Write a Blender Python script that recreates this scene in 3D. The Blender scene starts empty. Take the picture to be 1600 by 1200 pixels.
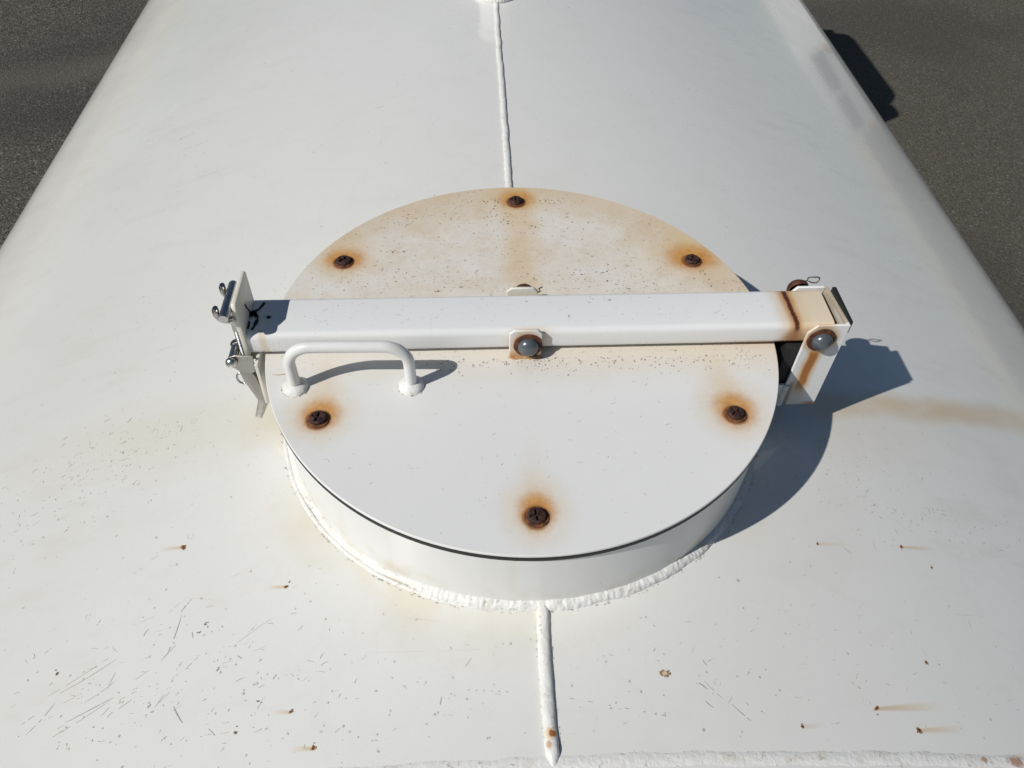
import bpy, bmesh, math, random
from mathutils import Vector, Matrix, noise
random.seed(7)
scene = bpy.context.scene
COL = scene.collection
R = math.radians

# ------------------------------------------------------------------ camera
cam_d = bpy.data.cameras.new('camera')
cam = bpy.data.objects.new('camera', cam_d)
COL.objects.link(cam)
cam_d.sensor_width = 36.0
cam_d.lens = 36.0 * 1220.0 / 1600.0
cam_d.clip_start = 0.02
cam_d.clip_end = 500.0
F_ = Vector((0.04891021, 0.66606526, -0.74428815))
X_ = Vector((0.99862263, -0.04677861, 0.02376128))
U_ = Vector((0.0189902, 0.74442517, 0.6674358))
m = Matrix.Identity(4)
for i in range(3):
    m[i][0] = X_[i]; m[i][1] = U_[i]; m[i][2] = -F_[i]
m[0][3], m[1][3], m[2][3] = -0.04988954, -0.55566951, 0.54360956
cam.matrix_world = m
scene.camera = cam

# ------------------------------------------------------------------ sky and sun
SUN = Vector((-0.9138, -0.5094, 1.0)).normalized()      # towards the sun
world = bpy.data.worlds.new('World')
scene.world = world
world.use_nodes = True
wn = world.node_tree.nodes
sky = wn.new('ShaderNodeTexSky')
sky.sky_type = 'NISHITA'
sky.sun_disc = False
sky.sun_elevation = math.asin(SUN.z)
sky.sun_rotation = math.atan2(SUN.x, SUN.y)
sky.air_density = 1.0
sky.dust_density = 0.1
sky.ozone_density = 1.5
wn['Background'].inputs['Strength'].default_value = 0.05
world.node_tree.links.new(sky.outputs[0], wn['Background'].inputs['Color'])
sun_d = bpy.data.lights.new('sun', 'SUN')
sun_d.energy = 4.6
sun_d.angle = R(0.53)
sun_d.color = (1.0, 0.97, 0.925)
sun = bpy.data.objects.new('sun', sun_d)
sun.rotation_euler = SUN.to_track_quat('Z', 'Y').to_euler()
sun.location = (0, 0, 6)
COL.objects.link(sun)
vs = scene.view_settings
vs.view_transform = 'Standard'
vs.look = 'None'
vs.exposure = -0.31
vs.gamma = 1.0
vs.use_curve_mapping = False


# ------------------------------------------------------------------ material helper
class NT:
    def __init__(s, name):
        s.mat = bpy.data.materials.new(name)
        s.mat.use_nodes = True
        s.t = s.mat.node_tree
        s.bsdf = s.t.nodes['Principled BSDF']
        tc = s.t.nodes.new('ShaderNodeTexCoord')
        s.co = tc.outputs['Object']
        sp = s.t.nodes.new('ShaderNodeSeparateXYZ')
        s.t.links.new(s.co, sp.inputs[0])
        s.x, s.y, s.z = sp.outputs

    def put(s, sock, v):
        if isinstance(v, bpy.types.NodeSocket):
            s.t.links.new(v, sock)
        elif isinstance(v, (tuple, list)) and len(v) == 3 and sock.type == 'RGBA':
            sock.default_value = (*v, 1)
        else:
            sock.default_value = v

    def math(s, op, a, b=0.0, c=None, clamp=False):
        n = s.t.nodes.new('ShaderNodeMath')
        n.operation = op
        n.use_clamp = clamp
        s.put(n.inputs[0], a)
        s.put(n.inputs[1], b)
        if c is not None:
            s.put(n.inputs[2], c)
        return n.outputs[0]

    def add(s, a, b): return s.math('ADD', a, b)
    def sub(s, a, b): return s.math('SUBTRACT', a, b)
    def mul(s, a, b): return s.math('MULTIPLY', a, b)
    def mx(s, a, b): return s.math('MAXIMUM', a, b)
    def mn(s, a, b): return s.math('MINIMUM', a, b)

    def ramp(s, v, a, b, to0=0.0, to1=1.0, smooth=True):
        n = s.t.nodes.new('ShaderNodeMapRange')
        n.interpolation_type = 'SMOOTHSTEP' if smooth else 'LINEAR'
        n.clamp = True
        s.put(n.inputs['Value'], v)
        if a > b:
            a, b, to0, to1 = b, a, to1, to0
        n.inputs['From Min'].default_value = a
        n.inputs['From Max'].default_value = b
        n.inputs['To Min'].default_value = to0
        n.inputs['To Max'].default_value = to1
        return n.outputs[0]

    def noise(s, scale, detail=3.0, rough=0.55, sc=None, w=0.0, dist=0.0):
        n = s.t.nodes.new('ShaderNodeTexNoise')
        n.inputs['Scale'].default_value = scale
        n.inputs['Detail'].default_value = detail
        n.inputs['Roughness'].default_value = rough
        n.inputs['Distortion'].default_value = dist
        mp = s.t.nodes.new('ShaderNodeMapping')
        s.t.links.new(s.co, mp.inputs[0])
        if sc:
            mp.inputs['Scale'].default_value = sc
        mp.inputs['Location'].default_value = (w * 3.1, w * 1.7, w * 0.9)
        s.t.links.new(mp.outputs[0], n.inputs['Vector'])
        return n.outputs['Fac']

    def voronoi(s, scale, rand=1.0, feature='F1', out='Distance', w=0.0):
        n = s.t.nodes.new('ShaderNodeTexVoronoi')
        n.feature = feature
        n.inputs['Scale'].default_value = scale
        n.inputs['Randomness'].default_value = rand
        mp = s.t.nodes.new('ShaderNodeMapping')
        s.t.links.new(s.co, mp.inputs[0])
        mp.inputs['Location'].default_value = (w, w * .7, 0)
        s.t.links.new(mp.outputs[0], n.inputs['Vector'])
        return n.outputs[out]

    def dist2(s, cx, cy, sx=1.0, sy=1.0, a=None, b=None):
        a = s.x if a is None else a
        b = s.y if b is None else b
        u = s.mul(s.sub(a, cx), 1.0 / sx)
        v = s.mul(s.sub(b, cy), 1.0 / sy)
        return s.math('SQRT', s.add(s.mul(u, u), s.mul(v, v)))

    def mix(s, fac, a, b, mode='MIX'):
        n = s.t.nodes.new('ShaderNodeMix')
        n.data_type = 'RGBA'
        n.blend_type = mode
        s.put(n.inputs['Factor'], fac)
        s.put(n.inputs['A'], a) if False else s.put(n.inputs[6], a)
        s.put(n.inputs[7], b)
        return n.outputs[2]

    def bump(s, h, strength=0.2, dist=0.001):
        n = s.t.nodes.new('ShaderNodeBump')
        n.inputs['Strength'].default_value = strength
        n.inputs['Distance'].default_value = dist
        s.put(n.inputs['Height'], h)
        s.t.links.new(n.outputs[0], s.bsdf.inputs['Normal'])

    def out(s, color, rough=0.4, metal=0.0, spec=0.5, coat=0.0):
        s.put(s.bsdf.inputs['Base Color'], color)
        s.put(s.bsdf.inputs['Roughness'], rough)
        s.put(s.bsdf.inputs['Metallic'], metal)
        s.bsdf.inputs['Specular IOR Level'].default_value = spec
        s.bsdf.inputs['Coat Weight'].default_value = coat
        s.bsdf.inputs['Coat Roughness'].default_value = .075
        return s.mat


RUST_D = (0.085, 0.032, 0.016)
RUST_O = (0.46, 0.19, 0.045)
RUST_Y = (0.66, 0.48, 0.24)
BEIGE = (0.70, 0.585, 0.42)


def mat_tank():
    n = NT('tank_paint')
    big = n.noise(2.3, 3, .5)
    c = n.mix(big, (0.745, 0.742, 0.705), (0.79, 0.785, 0.75))
    mid = n.noise(9, 4, .6, w=2)
    c = n.mix(n.ramp(mid, .5, .78, 0, .16), c, (0.62, 0.59, 0.50))
    # brown water stain running off the hinge bracket, downhill to the right
    wob = n.mul(n.sub(n.noise(7, 3, .6, w=4), .5), .05)
    yy = n.add(n.sub(n.y, n.mul(n.sub(n.x, .33), .16)), wob)
    st = n.mul(n.ramp(n.math('ABSOLUTE', n.sub(yy, -.002)), .03, .004),
               n.mul(n.ramp(n.x, .30, .36), n.ramp(n.x, 1.0, .42)))
    c = n.mix(n.mul(st, n.ramp(mid, .30, .62, .35, .75)), c, (0.62, 0.45, 0.24))
    st = n.mul(n.ramp(n.math('ABSOLUTE', n.sub(yy, -.03)), .09, .01),
               n.mul(n.ramp(n.x, .26, .36), n.ramp(n.x, .62, .36)))
    c = n.mix(n.mul(st, .22), c, (0.68, 0.56, 0.38))
    # yellowish wash left of the collar
    d = n.add(n.dist2(-.37, -.012, .24, .06), n.mul(n.sub(n.noise(14, 4, .65, w=7), .5), 1.1))
    c = n.mix(n.ramp(d, 1.15, .2, 0, .36), c, (0.70, 0.63, 0.44))
    # dirt ring round the collar weld, stronger on the left
    rr = n.dist2(0, 0)
    ring = n.mul(n.ramp(rr, .315, .262), n.ramp(mid, .36, .68))
    ring = n.mul(ring, n.ramp(n.x, .16, -.2, .25, .5))
    c = n.mix(ring, c, (0.66, 0.585, 0.42))
    # rust streaks below chips; x runs downhill away from the crown
    for cx, cy, L, a in ((-.3294, -.1607, .026, .65), (-.2218, -.2148, .020, .6), (.279, -.1816, .04, .3),
                         (.3722, -.1768, .05, .5), (.2817, -.3368, .075, .6), (.3142, -.3535, .055, .5),
                         (-.18, -.355, .02, .6), (-.2017, -.3257, .018, .5), (.2102, -.3522, .025, .3),
                         (.3955, -.3716, .02, .5)):
        sg = 1 if cx > 0 else -1
        u = n.mul(n.sub(n.x, cx), sg)
        v = n.math('ABSOLUTE', n.add(n.sub(n.y, cy), n.mul(u, -.06)))
        wid = n.add(n.mul(u, .07), .0022)
        mk = n.mul(n.ramp(n.math('DIVIDE', v, wid), 1.0, .2), n.mul(n.ramp(u, -.001, .001), n.ramp(u, L, 0.0)))
        c = n.mix(n.mul(mk, a), c, (0.58, 0.38, 0.13))
    # fine grime specks
    sp = n.noise(420, 2, .6, w=3)
    pm = mid
    c = n.mix(n.mul(n.ramp(sp, .69, .76), n.ramp(pm, .48, .68, 0, .5)), c, (0.30, 0.27, 0.22))
    # thin runoff streaks down both flanks, patchy water marks
    ab = n.math('ABSOLUTE', n.x)
    ro = n.mul(n.ramp(n.noise(34, 3, .6, sc=(.06, 1, 1), w=16), .50, .74), n.ramp(ab, .26, .50))
    c = n.mix(n.mul(ro, .20), c, (0.56, 0.52, 0.43))
    wm = n.ramp(n.math('ABSOLUTE', n.sub(n.noise(5.5, 3, .6, w=18), .5)), .020, .004)
    c = n.mix(n.mul(wm, .05), c, (0.55, 0.53, 0.47))
    # left flank: some dust, plus colour darkened to tone down its sunlit side
    flank_tone = n.mul(n.ramp(n.x, -.12, -.60), n.ramp(big, .25, .7, .45, 1))
    c = n.mix(n.mul(flank_tone, .55), c, (0.59, 0.575, 0.52))
    n.bump(n.add(n.noise(2.6, 2, .5, w=5), n.mul(n.noise(9, 1, .5, w=6), .30)), .22, .006)
    return n.out(c, n.ramp(mid, .3, .7, .22, .34), 0, .5, .7)


def mat_lid():
    n = NT('lid_paint')
    c = n.mix(n.noise(7, 4, .6), (0.735, 0.735, 0.712), (0.805, 0.80, 0.775))
    # weathered back half
    nz = n.noise(16, 5, .65, w=1)
    back = n.ramp(n.y, .0, .035)
    tan = n.mix(n.ramp(n.noise(38, 5, .7, w=21), .32, .68), (0.745, 0.698, 0.612), (0.672, 0.585, 0.455))
    c = n.mix(n.mul(back, n.ramp(nz, .28, .66, .45, 1.0)), c, tan)
    # rusty wash along the rim, back and right
    rr = n.dist2(0, 0)
    rim = n.mul(n.ramp(n.add(rr, n.mul(n.sub(nz, .5), .05)), .18, .245), n.ramp(n.add(n.y, n.mul(n.x, .25)), .0, .15))
    c = n.mix(n.mul(rim, .52), c, (0.61, 0.455, 0.27))
    # column under the top screw
    colm = n.mul(n.ramp(n.math('ABSOLUTE', n.add(n.sub(n.x, .006), n.mul(n.sub(nz, .5), .02))), .028, .004), n.ramp(n.y, .0, .05))
    c = n.mix(n.mul(colm, .42), c, (0.66, 0.45, 0.22))
    # dirt strip in front of the bar, stronger to the right
    fr = n.mul(n.ramp(n.add(n.y, n.mul(n.sub(nz, .5), .05)), -.085, -.025), n.ramp(n.y, .01, -.005))
    c = n.mix(n.mul(fr, n.ramp(n.x, -.25, .2, .35, .75)), c, (0.68, 0.59, 0.46))
    # speckled grime
    sp = n.noise(260, 3, .65, w=3)
    area = n.mx(back, n.ramp(n.y, -.055, -.03, 0, 1))
    pat = n.ramp(n.noise(20, 4, .65, w=8), .42, .62)
    c = n.mix(n.mul(n.mul(n.ramp(sp, .56, .70), area), n.mul(pat, .75)), c, (0.27, 0.205, 0.13))
    sp2 = n.noise(120, 3, .6, w=6)
    c = n.mix(n.mul(n.mul(n.ramp(sp2, .66, .72), area), .55), c, (0.19, 0.15, 0.10))
    # rust haloes of the screws
    wb = n.add(n.mul(n.sub(n.noise(52, 5, .7, w=5), .5), 1.3), n.mul(n.sub(n.noise(210, 3, .65, w=15), .5), .7))
    gr = n.noise(150, 4, .7, w=25)
    for cx, cy, s1, s2 in ((.0039, .2191, 1.30, 1.15), (.1919, .1069, 1.75, 1.45), (.1877, -.112, 1.15, 1.35), (-.0012, -.2153, .95, 1.2),
                           (-.1891, -.1077, 1.15, 1.15), (-.1875, .1114, 1.35, 1.1)):
        d = n.add(n.dist2(cx, cy + .006 * s2, .031 * s1, .030 * s2), n.mul(wb, .45))
        c = n.mix(n.ramp(d, 1.35, .25, 0, .50), c, (0.68, 0.50, 0.27))
        d = n.add(n.dist2(cx + .001, cy + .005 * s2, .020 * s1, .0195 * s2), n.mul(wb, .30))
        c = n.mix(n.ramp(d, 1.15, .35, 0, .90), c, n.mix(n.ramp(gr, .35, .65), (0.62, 0.31, 0.06), (0.50, 0.20, 0.030)))
        d = n.add(n.dist2(cx, cy, .0112, .0112), n.mul(wb, .16))
        c = n.mix(n.ramp(d, 1.2, .90, 0, .85), c, (0.24, 0.085, 0.024))
        d = n.dist2(cx - .004 * (1 if cx > 0 else -.3), cy + .036 * s2, .017 * s1, .040 * s2)
        c = n.mix(n.ramp(n.add(d, n.mul(wb, .5)), 1.1, .1, 0, .13 if cy < -.2 else .26), c, (0.66, 0.46, 0.21))
    n.bump(n.add(n.noise(6, 2), n.mul(n.noise(180, 2, .5), .08)), .08, .003)
    return n.out(c, n.ramp(nz, .3, .7, .34, .46), 0, .5)


def mat_bar():
    n = NT('bar_paint')
    c = n.mix(n.noise(9, 3), (0.76, 0.765, 0.755), (0.80, 0.80, 0.785))
    nz = n.noise(30, 4, .65, w=2)
    wb = n.sub(nz, .5)
    # stained stub beyond the crack
    stub = n.ramp(n.add(n.x, n.mul(wb, .03)), .240, .268)
    c = n.mix(n.mul(stub, .70), c, (0.72, 0.56, 0.34))
    crack = n.math('ABSOLUTE', n.add(n.sub(n.x, n.add(.2622, n.mul(n.y, -.03))), n.mul(wb, .0035)))
    c = n.mix(n.ramp(n.add(crack, n.mul(wb, .008)), .022, .005, 0, .38), c, (0.62, 0.40, 0.16))
    c = n.mix(n.ramp(n.add(crack, n.mul(wb, .006)), .010, .001, 0, .85), c, (0.46, 0.19, 0.05))
    c = n.mix(n.mul(n.ramp(n.add(crack, n.mul(n.sub(n.noise(190, 3, .7, w=9), .5), .004)), .0034, .0012), n.ramp(n.z, .018, .024, .25, .97)), c, (0.075, 0.026, 0.014))
    # rust around the lug and along the lower front edge near the hinge
    low = n.mul(n.ramp(n.add(n.z, n.mul(wb, .006)), .0115, .005), n.ramp(n.x, .17, .235))
    c = n.mix(n.mul(low, .75), c, (0.50, 0.25, 0.08))
    d = n.add(n.dist2(.262, .012, .012, .011, n.x, n.z), n.mul(wb, .6))
    c = n.mix(n.mul(n.ramp(d, 1.3, .3), n.mul(n.ramp(n.y, -.02, -.026), .75)), c, (0.36, 0.16, 0.055))
    d = n.dist2(.0023, .017, .024, .022, n.x, n.z)
    c = n.mix(n.mul(n.ramp(n.add(d, wb), 1.2, .5), n.mul(n.ramp(n.y, -.02, -.026), .5)), c, (0.66, 0.50, 0.32))
    # small rusty chips
    ch = n.mul(n.ramp(n.noise(85, 4, .7, w=30), .665, .70), n.ramp(n.noise(9, 2, .5, w=31), .42, .6))
    c = n.mix(n.mul(ch, .75), c, (0.34, 0.20, 0.11))
    # yellow drip at the left end and black sealant smears
    d = n.mul(n.ramp(n.math('ABSOLUTE', n.add(n.sub(n.x, -.246), n.mul(wb, .006))), .006, .001), n.ramp(n.y, -.018, -.026))
    c = n.mix(n.mul(d, .55), c, (0.62, 0.50, 0.27))
    n.bump(n.noise(140, 2), .05, .001)
    return n.out(c, n.ramp(nz, .3, .7, .25, .36), 0, .5)


def mat_bracket():
    n = NT('bracket_paint')
    nz = n.noise(34, 4, .65, w=2)
    wb = n.sub(nz, .5)
    c = n.mix(n.noise(9, 3), (0.76, 0.765, 0.755), (0.80, 0.80, 0.785))
    front = n.ramp(n.y, -.022, -.030)
    # rust run down the plate below the bolt
    u = n.math('ABSOLUTE', n.add(n.sub(n.x, .2868), n.mul(wb, .007)))
    run = n.mul(n.mul(n.ramp(u, .0115, .003), n.ramp(n.z, -.078, -.045, .15, 1)), n.mul(n.ramp(n.z, .02, .008), front))
    c = n.mix(n.mul(run, .8), c, (0.62, 0.36, 0.09))
    run = n.mul(n.mul(n.ramp(u, .006, .0025), n.ramp(n.z, -.062, -.045)), n.mul(n.ramp(n.z, .02, .008), front))
    c = n.mix(n.mul(run, .98), c, (0.37, 0.125, 0.012))
    d = n.add(n.dist2(.2868, .0165, .019, .019, n.x, n.z), n.mul(wb, .5))
    c = n.mix(n.mul(n.ramp(d, 1.15, .75), n.mul(front, .8)), c, (0.60, 0.40, 0.19))
    # rusty edges: top rim, bottom edge, weld to the side plate
    e = n.mul(n.ramp(n.add(n.z, n.mul(wb, .006)), .030, .035), n.ramp(n.x, .305, .285))
    c = n.mix(n.mul(e, .6), c, (0.62, 0.44, 0.22))
    e = n.mul(n.ramp(n.add(n.z, n.mul(wb, .01)), -.074, -.079), n.ramp(n.x, .29, .305))
    c = n.mix(n.mul(e, .85), c, (0.42, 0.16, 0.04))
    w1 = n.ramp(n.math('ABSOLUTE', n.add(n.sub(n.x, .277), n.mul(wb, .004))), .004, .001)
    c = n.mix(n.mul(n.mul(w1, n.ramp(n.z, -.04, -.05)), .7), c, (0.22, 0.10, 0.035))
    # web inside is smeared with brown grease
    e = n.mul(n.ramp(n.x, .3055, .3065), n.ramp(n.noise(60, 4, .7, sc=(1, .3, 3), w=3), .25, .6, .35, 1))
    c = n.mix(n.mul(n.mul(e, n.ramp(n.y, -.031, -.028)), .8), c, (0.38, 0.29, 0.17))
    n.bump(n.noise(140, 2), .05, .001)
    return n.out(c, .34, 0, .5)


def mat_white(name, tint=(0.765, 0.765, 0.745), stain=.25, rough=.33):
    n = NT(name)
    nz = n.noise(40, 4, .6)
    c = n.mix(n.ramp(nz, .48, .75, 0, stain), tint, (0.62, 0.53, 0.36))
    n.bump(n.noise(220, 2), .06, .001)
    return n.out(c, rough, 0, .5)


def mat_weld():
    n = NT('weld_paint')
    nz = n.noise(60, 4, .65)
    c = n.mix(n.ramp(nz, .48, .72, 0, .38), (0.755, 0.75, 0.72), (0.60, 0.53, 0.40))
    # dirt caught along the toes of the bead
    sp = n.noise(190, 3, .6, w=2)
    c = n.mix(n.mul(n.ramp(sp, .61, .69), .5), c, (0.30, 0.25, 0.18))
    d = n.add(n.dist2(.0048, -.3552, .0050, .0050), n.mul(n.sub(sp, .5), 1.2))
    c = n.mix(n.ramp(d, 1.2, .5, 0, .6), c, (0.66, 0.40, 0.13))
    d = n.add(n.dist2(.0058, -.3552, .0026, .0026), n.mul(n.sub(sp, .5), 2.4))
    c = n.mix(n.ramp(d, 1.3, .5, 0, .92), c, (0.30, 0.095, 0.016))
    d = n.add(n.dist2(.0025, -.3635, .002, .0032), n.mul(n.sub(sp, .5), 1.2))
    c = n.mix(n.ramp(d, 1.3, .5, 0, .7), c, (0.44, 0.22, 0.06))
    for cx, s_ in ((.366, .0035), (.396, .0075)):
        d = n.add(n.dist2(cx, -.3755, s_, s_ * .7), n.mul(n.sub(sp, .5), 2.6))
        c = n.mix(n.ramp(d, 1.2, .5, 0, .75), c, (0.36, 0.14, 0.04))
    n.bump(n.noise(260, 4, .65), .45, .0018)
    return n.out(c, .46, 0, .4)


def mat_lug():
    n = NT('lug_paint')
    nz = n.sub(n.noise(70, 4, .65), .5)
    c = n.mix(n.noise(30, 3), (0.75, 0.74, 0.70), (0.78, 0.77, 0.74))
    d = n.add(n.dist2(.0023, .0165, .0155, .0160, n.x, n.z), n.mul(nz, .7))
    c = n.mix(n.ramp(d, 1.35, .75, 0, .75), c, (0.62, 0.42, 0.22))
    low = n.ramp(n.add(n.z, n.mul(nz, .012)), .012, .001)
    c = n.mix(n.mul(low, .8), c, (0.58, 0.34, 0.14))
    return n.out(c, .42, 0, .5)


def mat_collar():
    n = NT('collar_paint')
    c = n.mix(n.noise(12, 3), (0.755, 0.755, 0.735), (0.79, 0.785, 0.76))
    dr = n.ramp(n.noise(22, 3, .6, sc=(1, 1, .06), w=3), .56, .76)
    c = n.mix(n.mul(dr, .45), c, (0.60, 0.52, 0.34))
    c = n.mix(n.mul(n.ramp(n.z, -.055, -.085), n.ramp(n.noise(40, 4, .6), .4, .7, 0, .5)), c, (0.62, 0.54, 0.38))
    c = n.mix(n.ramp(n.noise(170, 3, .65, w=4), .70, .76, 0, .5), c, (0.28, 0.21, 0.14))
    return n.out(c, .34, 0, .5)


def mat_rust(name, a=(0.016, 0.009, 0.008), b=(0.085, 0.036, 0.026), rough=.6, sc=180):
    n = NT(name)
    c = n.mix(n.ramp(n.noise(sc, 4, .7), .35, .68), a, b)
    n.bump(n.noise(sc * 2, 3, .7), .8, .0012)
    return n.out(c, rough, .0, .35)


def mat_steel(name, col=(0.60, 0.60, 0.59), rough=.16, dirt=.3):
    n = NT(name)
    nz = n.noise(120, 4, .6)
    c = n.mix(n.ramp(nz, .5, .75, 0, dirt), col, (0.30, 0.27, 0.23))
    return n.out(c, n.ramp(nz, .3, .7, rough, rough + .12), 1.0, .5)


def mat_zinc():
    n = NT('zinc_bolt')
    nz = n.noise(90, 3, .6)
    c = n.mix(nz, (0.085, 0.10, 0.115), (0.15, 0.168, 0.182))
    return n.out(c, .27, .35, .6)


def mat_plain(name, col, rough=.6, metal=0, var=.2):
    n = NT(name)
    c = n.mix(n.noise(30, 4, .6), col, tuple(v * (1 - var) for v in col))
    n.bump(n.noise(200, 3), .15, .001)
    return n.out(c, rough, metal, .4)


def mat_marks():
    n = NT('paint_marks')
    a = n.t.nodes.new('ShaderNodeAttribute')
    a.attribute_name = 'Col'
    return n.out(a.outputs['Color'], .55, 0, .3)


def mat_asphalt():
    n = NT('asphalt')
    v = n.voronoi(100, 1.0, out='Color')
    sp = n.t.nodes.new('ShaderNodeSeparateColor')
    n.t.links.new(v, sp.inputs[0])
    g = sp.outputs[0]
    fine = n.noise(260, 3, .7)
    c = n.mix(n.ramp(g, .0, 1.0), (0.036, 0.0335, 0.0275), (0.124, 0.115, 0.092))
    c = n.mix(n.ramp(g, .955, .985), c, (0.24, 0.225, 0.20))
    c = n.mix(n.ramp(fine, .40, .28, 0, .7), c, (0.018, 0.017, 0.016))
    big = n.noise(.9, 4, .6, w=2)
    c = n.mix(n.ramp(big, .35, .7, 0, .35), c, (0.088, 0.076, 0.060))
    # dusty pale stripe and a damp darker stripe on the left side
    wob = n.mul(n.sub(n.noise(1.1, 4, .6, w=6), .5), .5)
    yb = n.add(n.sub(n.y, n.mul(n.add(n.x, 3.0), .35)), wob)
    left = n.ramp(n.x, -1.5, -2.1)
    c = n.mix(n.mul(n.mul(n.ramp(n.math('ABSOLUTE', n.sub(yb, 4.72)), .30, .03), left), .55), c, (0.150, 0.132, 0.100))
    c = n.mix(n.mul(n.mul(n.ramp(n.math('ABSOLUTE', n.sub(yb, 4.02)), .40, .05), left), .30), c, (0.030, 0.030, 0.030))
    rt = n.ramp(n.x, 1.5, 2.5)
    c = n.mix(n.mul(rt, .42), c, (0.106, 0.092, 0.068))
    dk = n.mul(n.ramp(n.noise(.55, 3, .5, w=11), .5, .66), .4)
    c = n.mix(dk, c, (0.040, 0.039, 0.037))
    h = n.add(n.mul(n.voronoi(100, 1.0), -1.0), n.mul(fine, .6))
    n.bump(h, .75, .006)
    return n.out(c, .82, 0, .35)


M = dict(tank=mat_tank(), lid=mat_lid(), bar=mat_bar(), bracket=mat_bracket(), weld=mat_weld(),
         white=mat_white('white_paint'), handle=mat_white('handle_paint', (0.77, 0.77, 0.75), .30, .30),
         lug=mat_lug(), cream=mat_white('cream_paint', (0.74, 0.71, 0.62), .5, .4),
         rust=mat_rust('rusty_screw'), rustwash=mat_rust('rusty_washer', (0.045, 0.018, 0.013), (0.15, 0.055, 0.028), .8, 140),
         rustring=mat_rust('rust_ring', (0.075, 0.028, 0.015), (0.24, 0.095, 0.036), .85, 160),
         steel=mat_steel('stainless_steel', (0.52, 0.52, 0.51), .22, .45), brushed=mat_steel('brushed_steel', (0.55, 0.54, 0.51), .34, .35),
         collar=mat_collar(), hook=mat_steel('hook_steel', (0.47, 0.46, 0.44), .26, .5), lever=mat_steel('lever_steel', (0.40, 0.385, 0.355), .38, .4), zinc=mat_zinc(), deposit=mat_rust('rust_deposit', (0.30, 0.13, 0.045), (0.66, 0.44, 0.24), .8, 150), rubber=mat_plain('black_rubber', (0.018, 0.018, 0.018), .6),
         wire=mat_plain('wire', (0.16, 0.12, 0.09), .4, .7), marks=mat_marks(), asphalt=mat_asphalt(),
         dark=mat_plain('chassis_black', (0.03, 0.03, 0.032), .55), tyre=mat_plain('tyre_rubber', (0.022, 0.022, 0.022), .8),
         glass=mat_plain('dark_glass', (0.03, 0.04, 0.045), .06), blk=mat_plain('black_sealant', (0.012, 0.012, 0.013), .5),
         lens=mat_plain('amber_lens', (0.55, 0.18, 0.02), .2), inner=mat_rust('shaded_inside', (0.025, 0.018, 0.014), (0.06, 0.035, 0.022), .9, 90))  # inner: dark colour standing in for deep shade in the bracket


# ------------------------------------------------------------------ mesh helpers
def link(name, verts, faces, mat, parent=None, smooth=None):
    me = bpy.data.meshes.new(name)
    me.from_pydata([tuple(v) for v in verts], [], faces)
    me.update()
    bm = bmesh.new()
    bm.from_mesh(me)
    bmesh.ops.recalc_face_normals(bm, faces=bm.faces)
    bm.to_mesh(me)
    bm.free()
    if smooth is not None:
        me.shade_smooth()
        me.set_sharp_from_angle(angle=R(smooth))
    me.materials.append(mat)
    o = bpy.data.objects.new(name, me)
    COL.objects.link(o)
    if parent:
        attach(o, parent)
    return o


def attach(o, p):
    o.parent = p
    o.matrix_parent_inverse = world_of(p).inverted()


def world_of(p):
    mtx = p.matrix_basis.copy()
    while p.parent:
        mtx = p.parent.matrix_basis @ p.matrix_parent_inverse @ mtx if False else mtx
        q = p.parent
        mtx = q.matrix_basis @ p.matrix_parent_inverse @ mtx
        p = q
    return mtx


def from_bm(name, bm, mat, parent=None, smooth=35):
    bmesh.ops.recalc_face_normals(bm, faces=bm.faces)
    me = bpy.data.meshes.new(name)
    bm.to_mesh(me)
    bm.free()
    if smooth is not None:
        me.shade_smooth()
        me.set_sharp_from_angle(angle=R(smooth))
    me.materials.append(mat)
    o = bpy.data.objects.new(name, me)
    COL.objects.link(o)
    if parent:
        attach(o, parent)
    return o


def empty(name, loc, label=None, cat=None, group=None):
    o = bpy.data.objects.new(name, None)
    o.empty_display_size = .1
    o.location = loc
    COL.objects.link(o)
    if label: o['label'] = label
    if cat: o['category'] = cat
    if group: o['group'] = group
    return o


def prism(pts2, a0, a1, axis, bevel=0.0, seg=2):
    """polygon pts2 extruded from a0 to a1 along axis (0,1,2); pts2 give the other two coords in order"""
    bm = bmesh.new()

    def mk(p, a):
        l = list(p)
        l.insert(axis, a)
        return bm.verts.new(l)
    A = [mk(p, a0) for p in pts2]
    B = [mk(p, a1) for p in pts2]
    n = len(pts2)
    bm.faces.new(A)
    bm.faces.new(B[::-1])
    for i in range(n):
        bm.faces.new((A[i], B[i], B[(i + 1) % n], A[(i + 1) % n]))
    if bevel:
        bmesh.ops.recalc_face_normals(bm, faces=bm.faces)
        ed = [e for e in bm.edges if len(e.link_faces) == 2 and e.calc_face_angle(0) > R(25)]
        bmesh.ops.bevel(bm, geom=ed, offset=bevel, segments=seg, profile=.5, affect='EDGES')
    return bm


def box(x0, x1, y0, y1, z0, z1, bevel=0.0, seg=2):
    return prism([(x0, y0), (x1, y0), (x1, y1), (x0, y1)], z0, z1, 2, bevel, seg)


def join(*bms):
    out = bmesh.new()
    for b in bms:
        me = bpy.data.meshes.new('tmp')
        b.to_mesh(me)
        b.free()
        out.from_mesh(me)
        bpy.data.meshes.remove(me)
    return out


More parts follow.
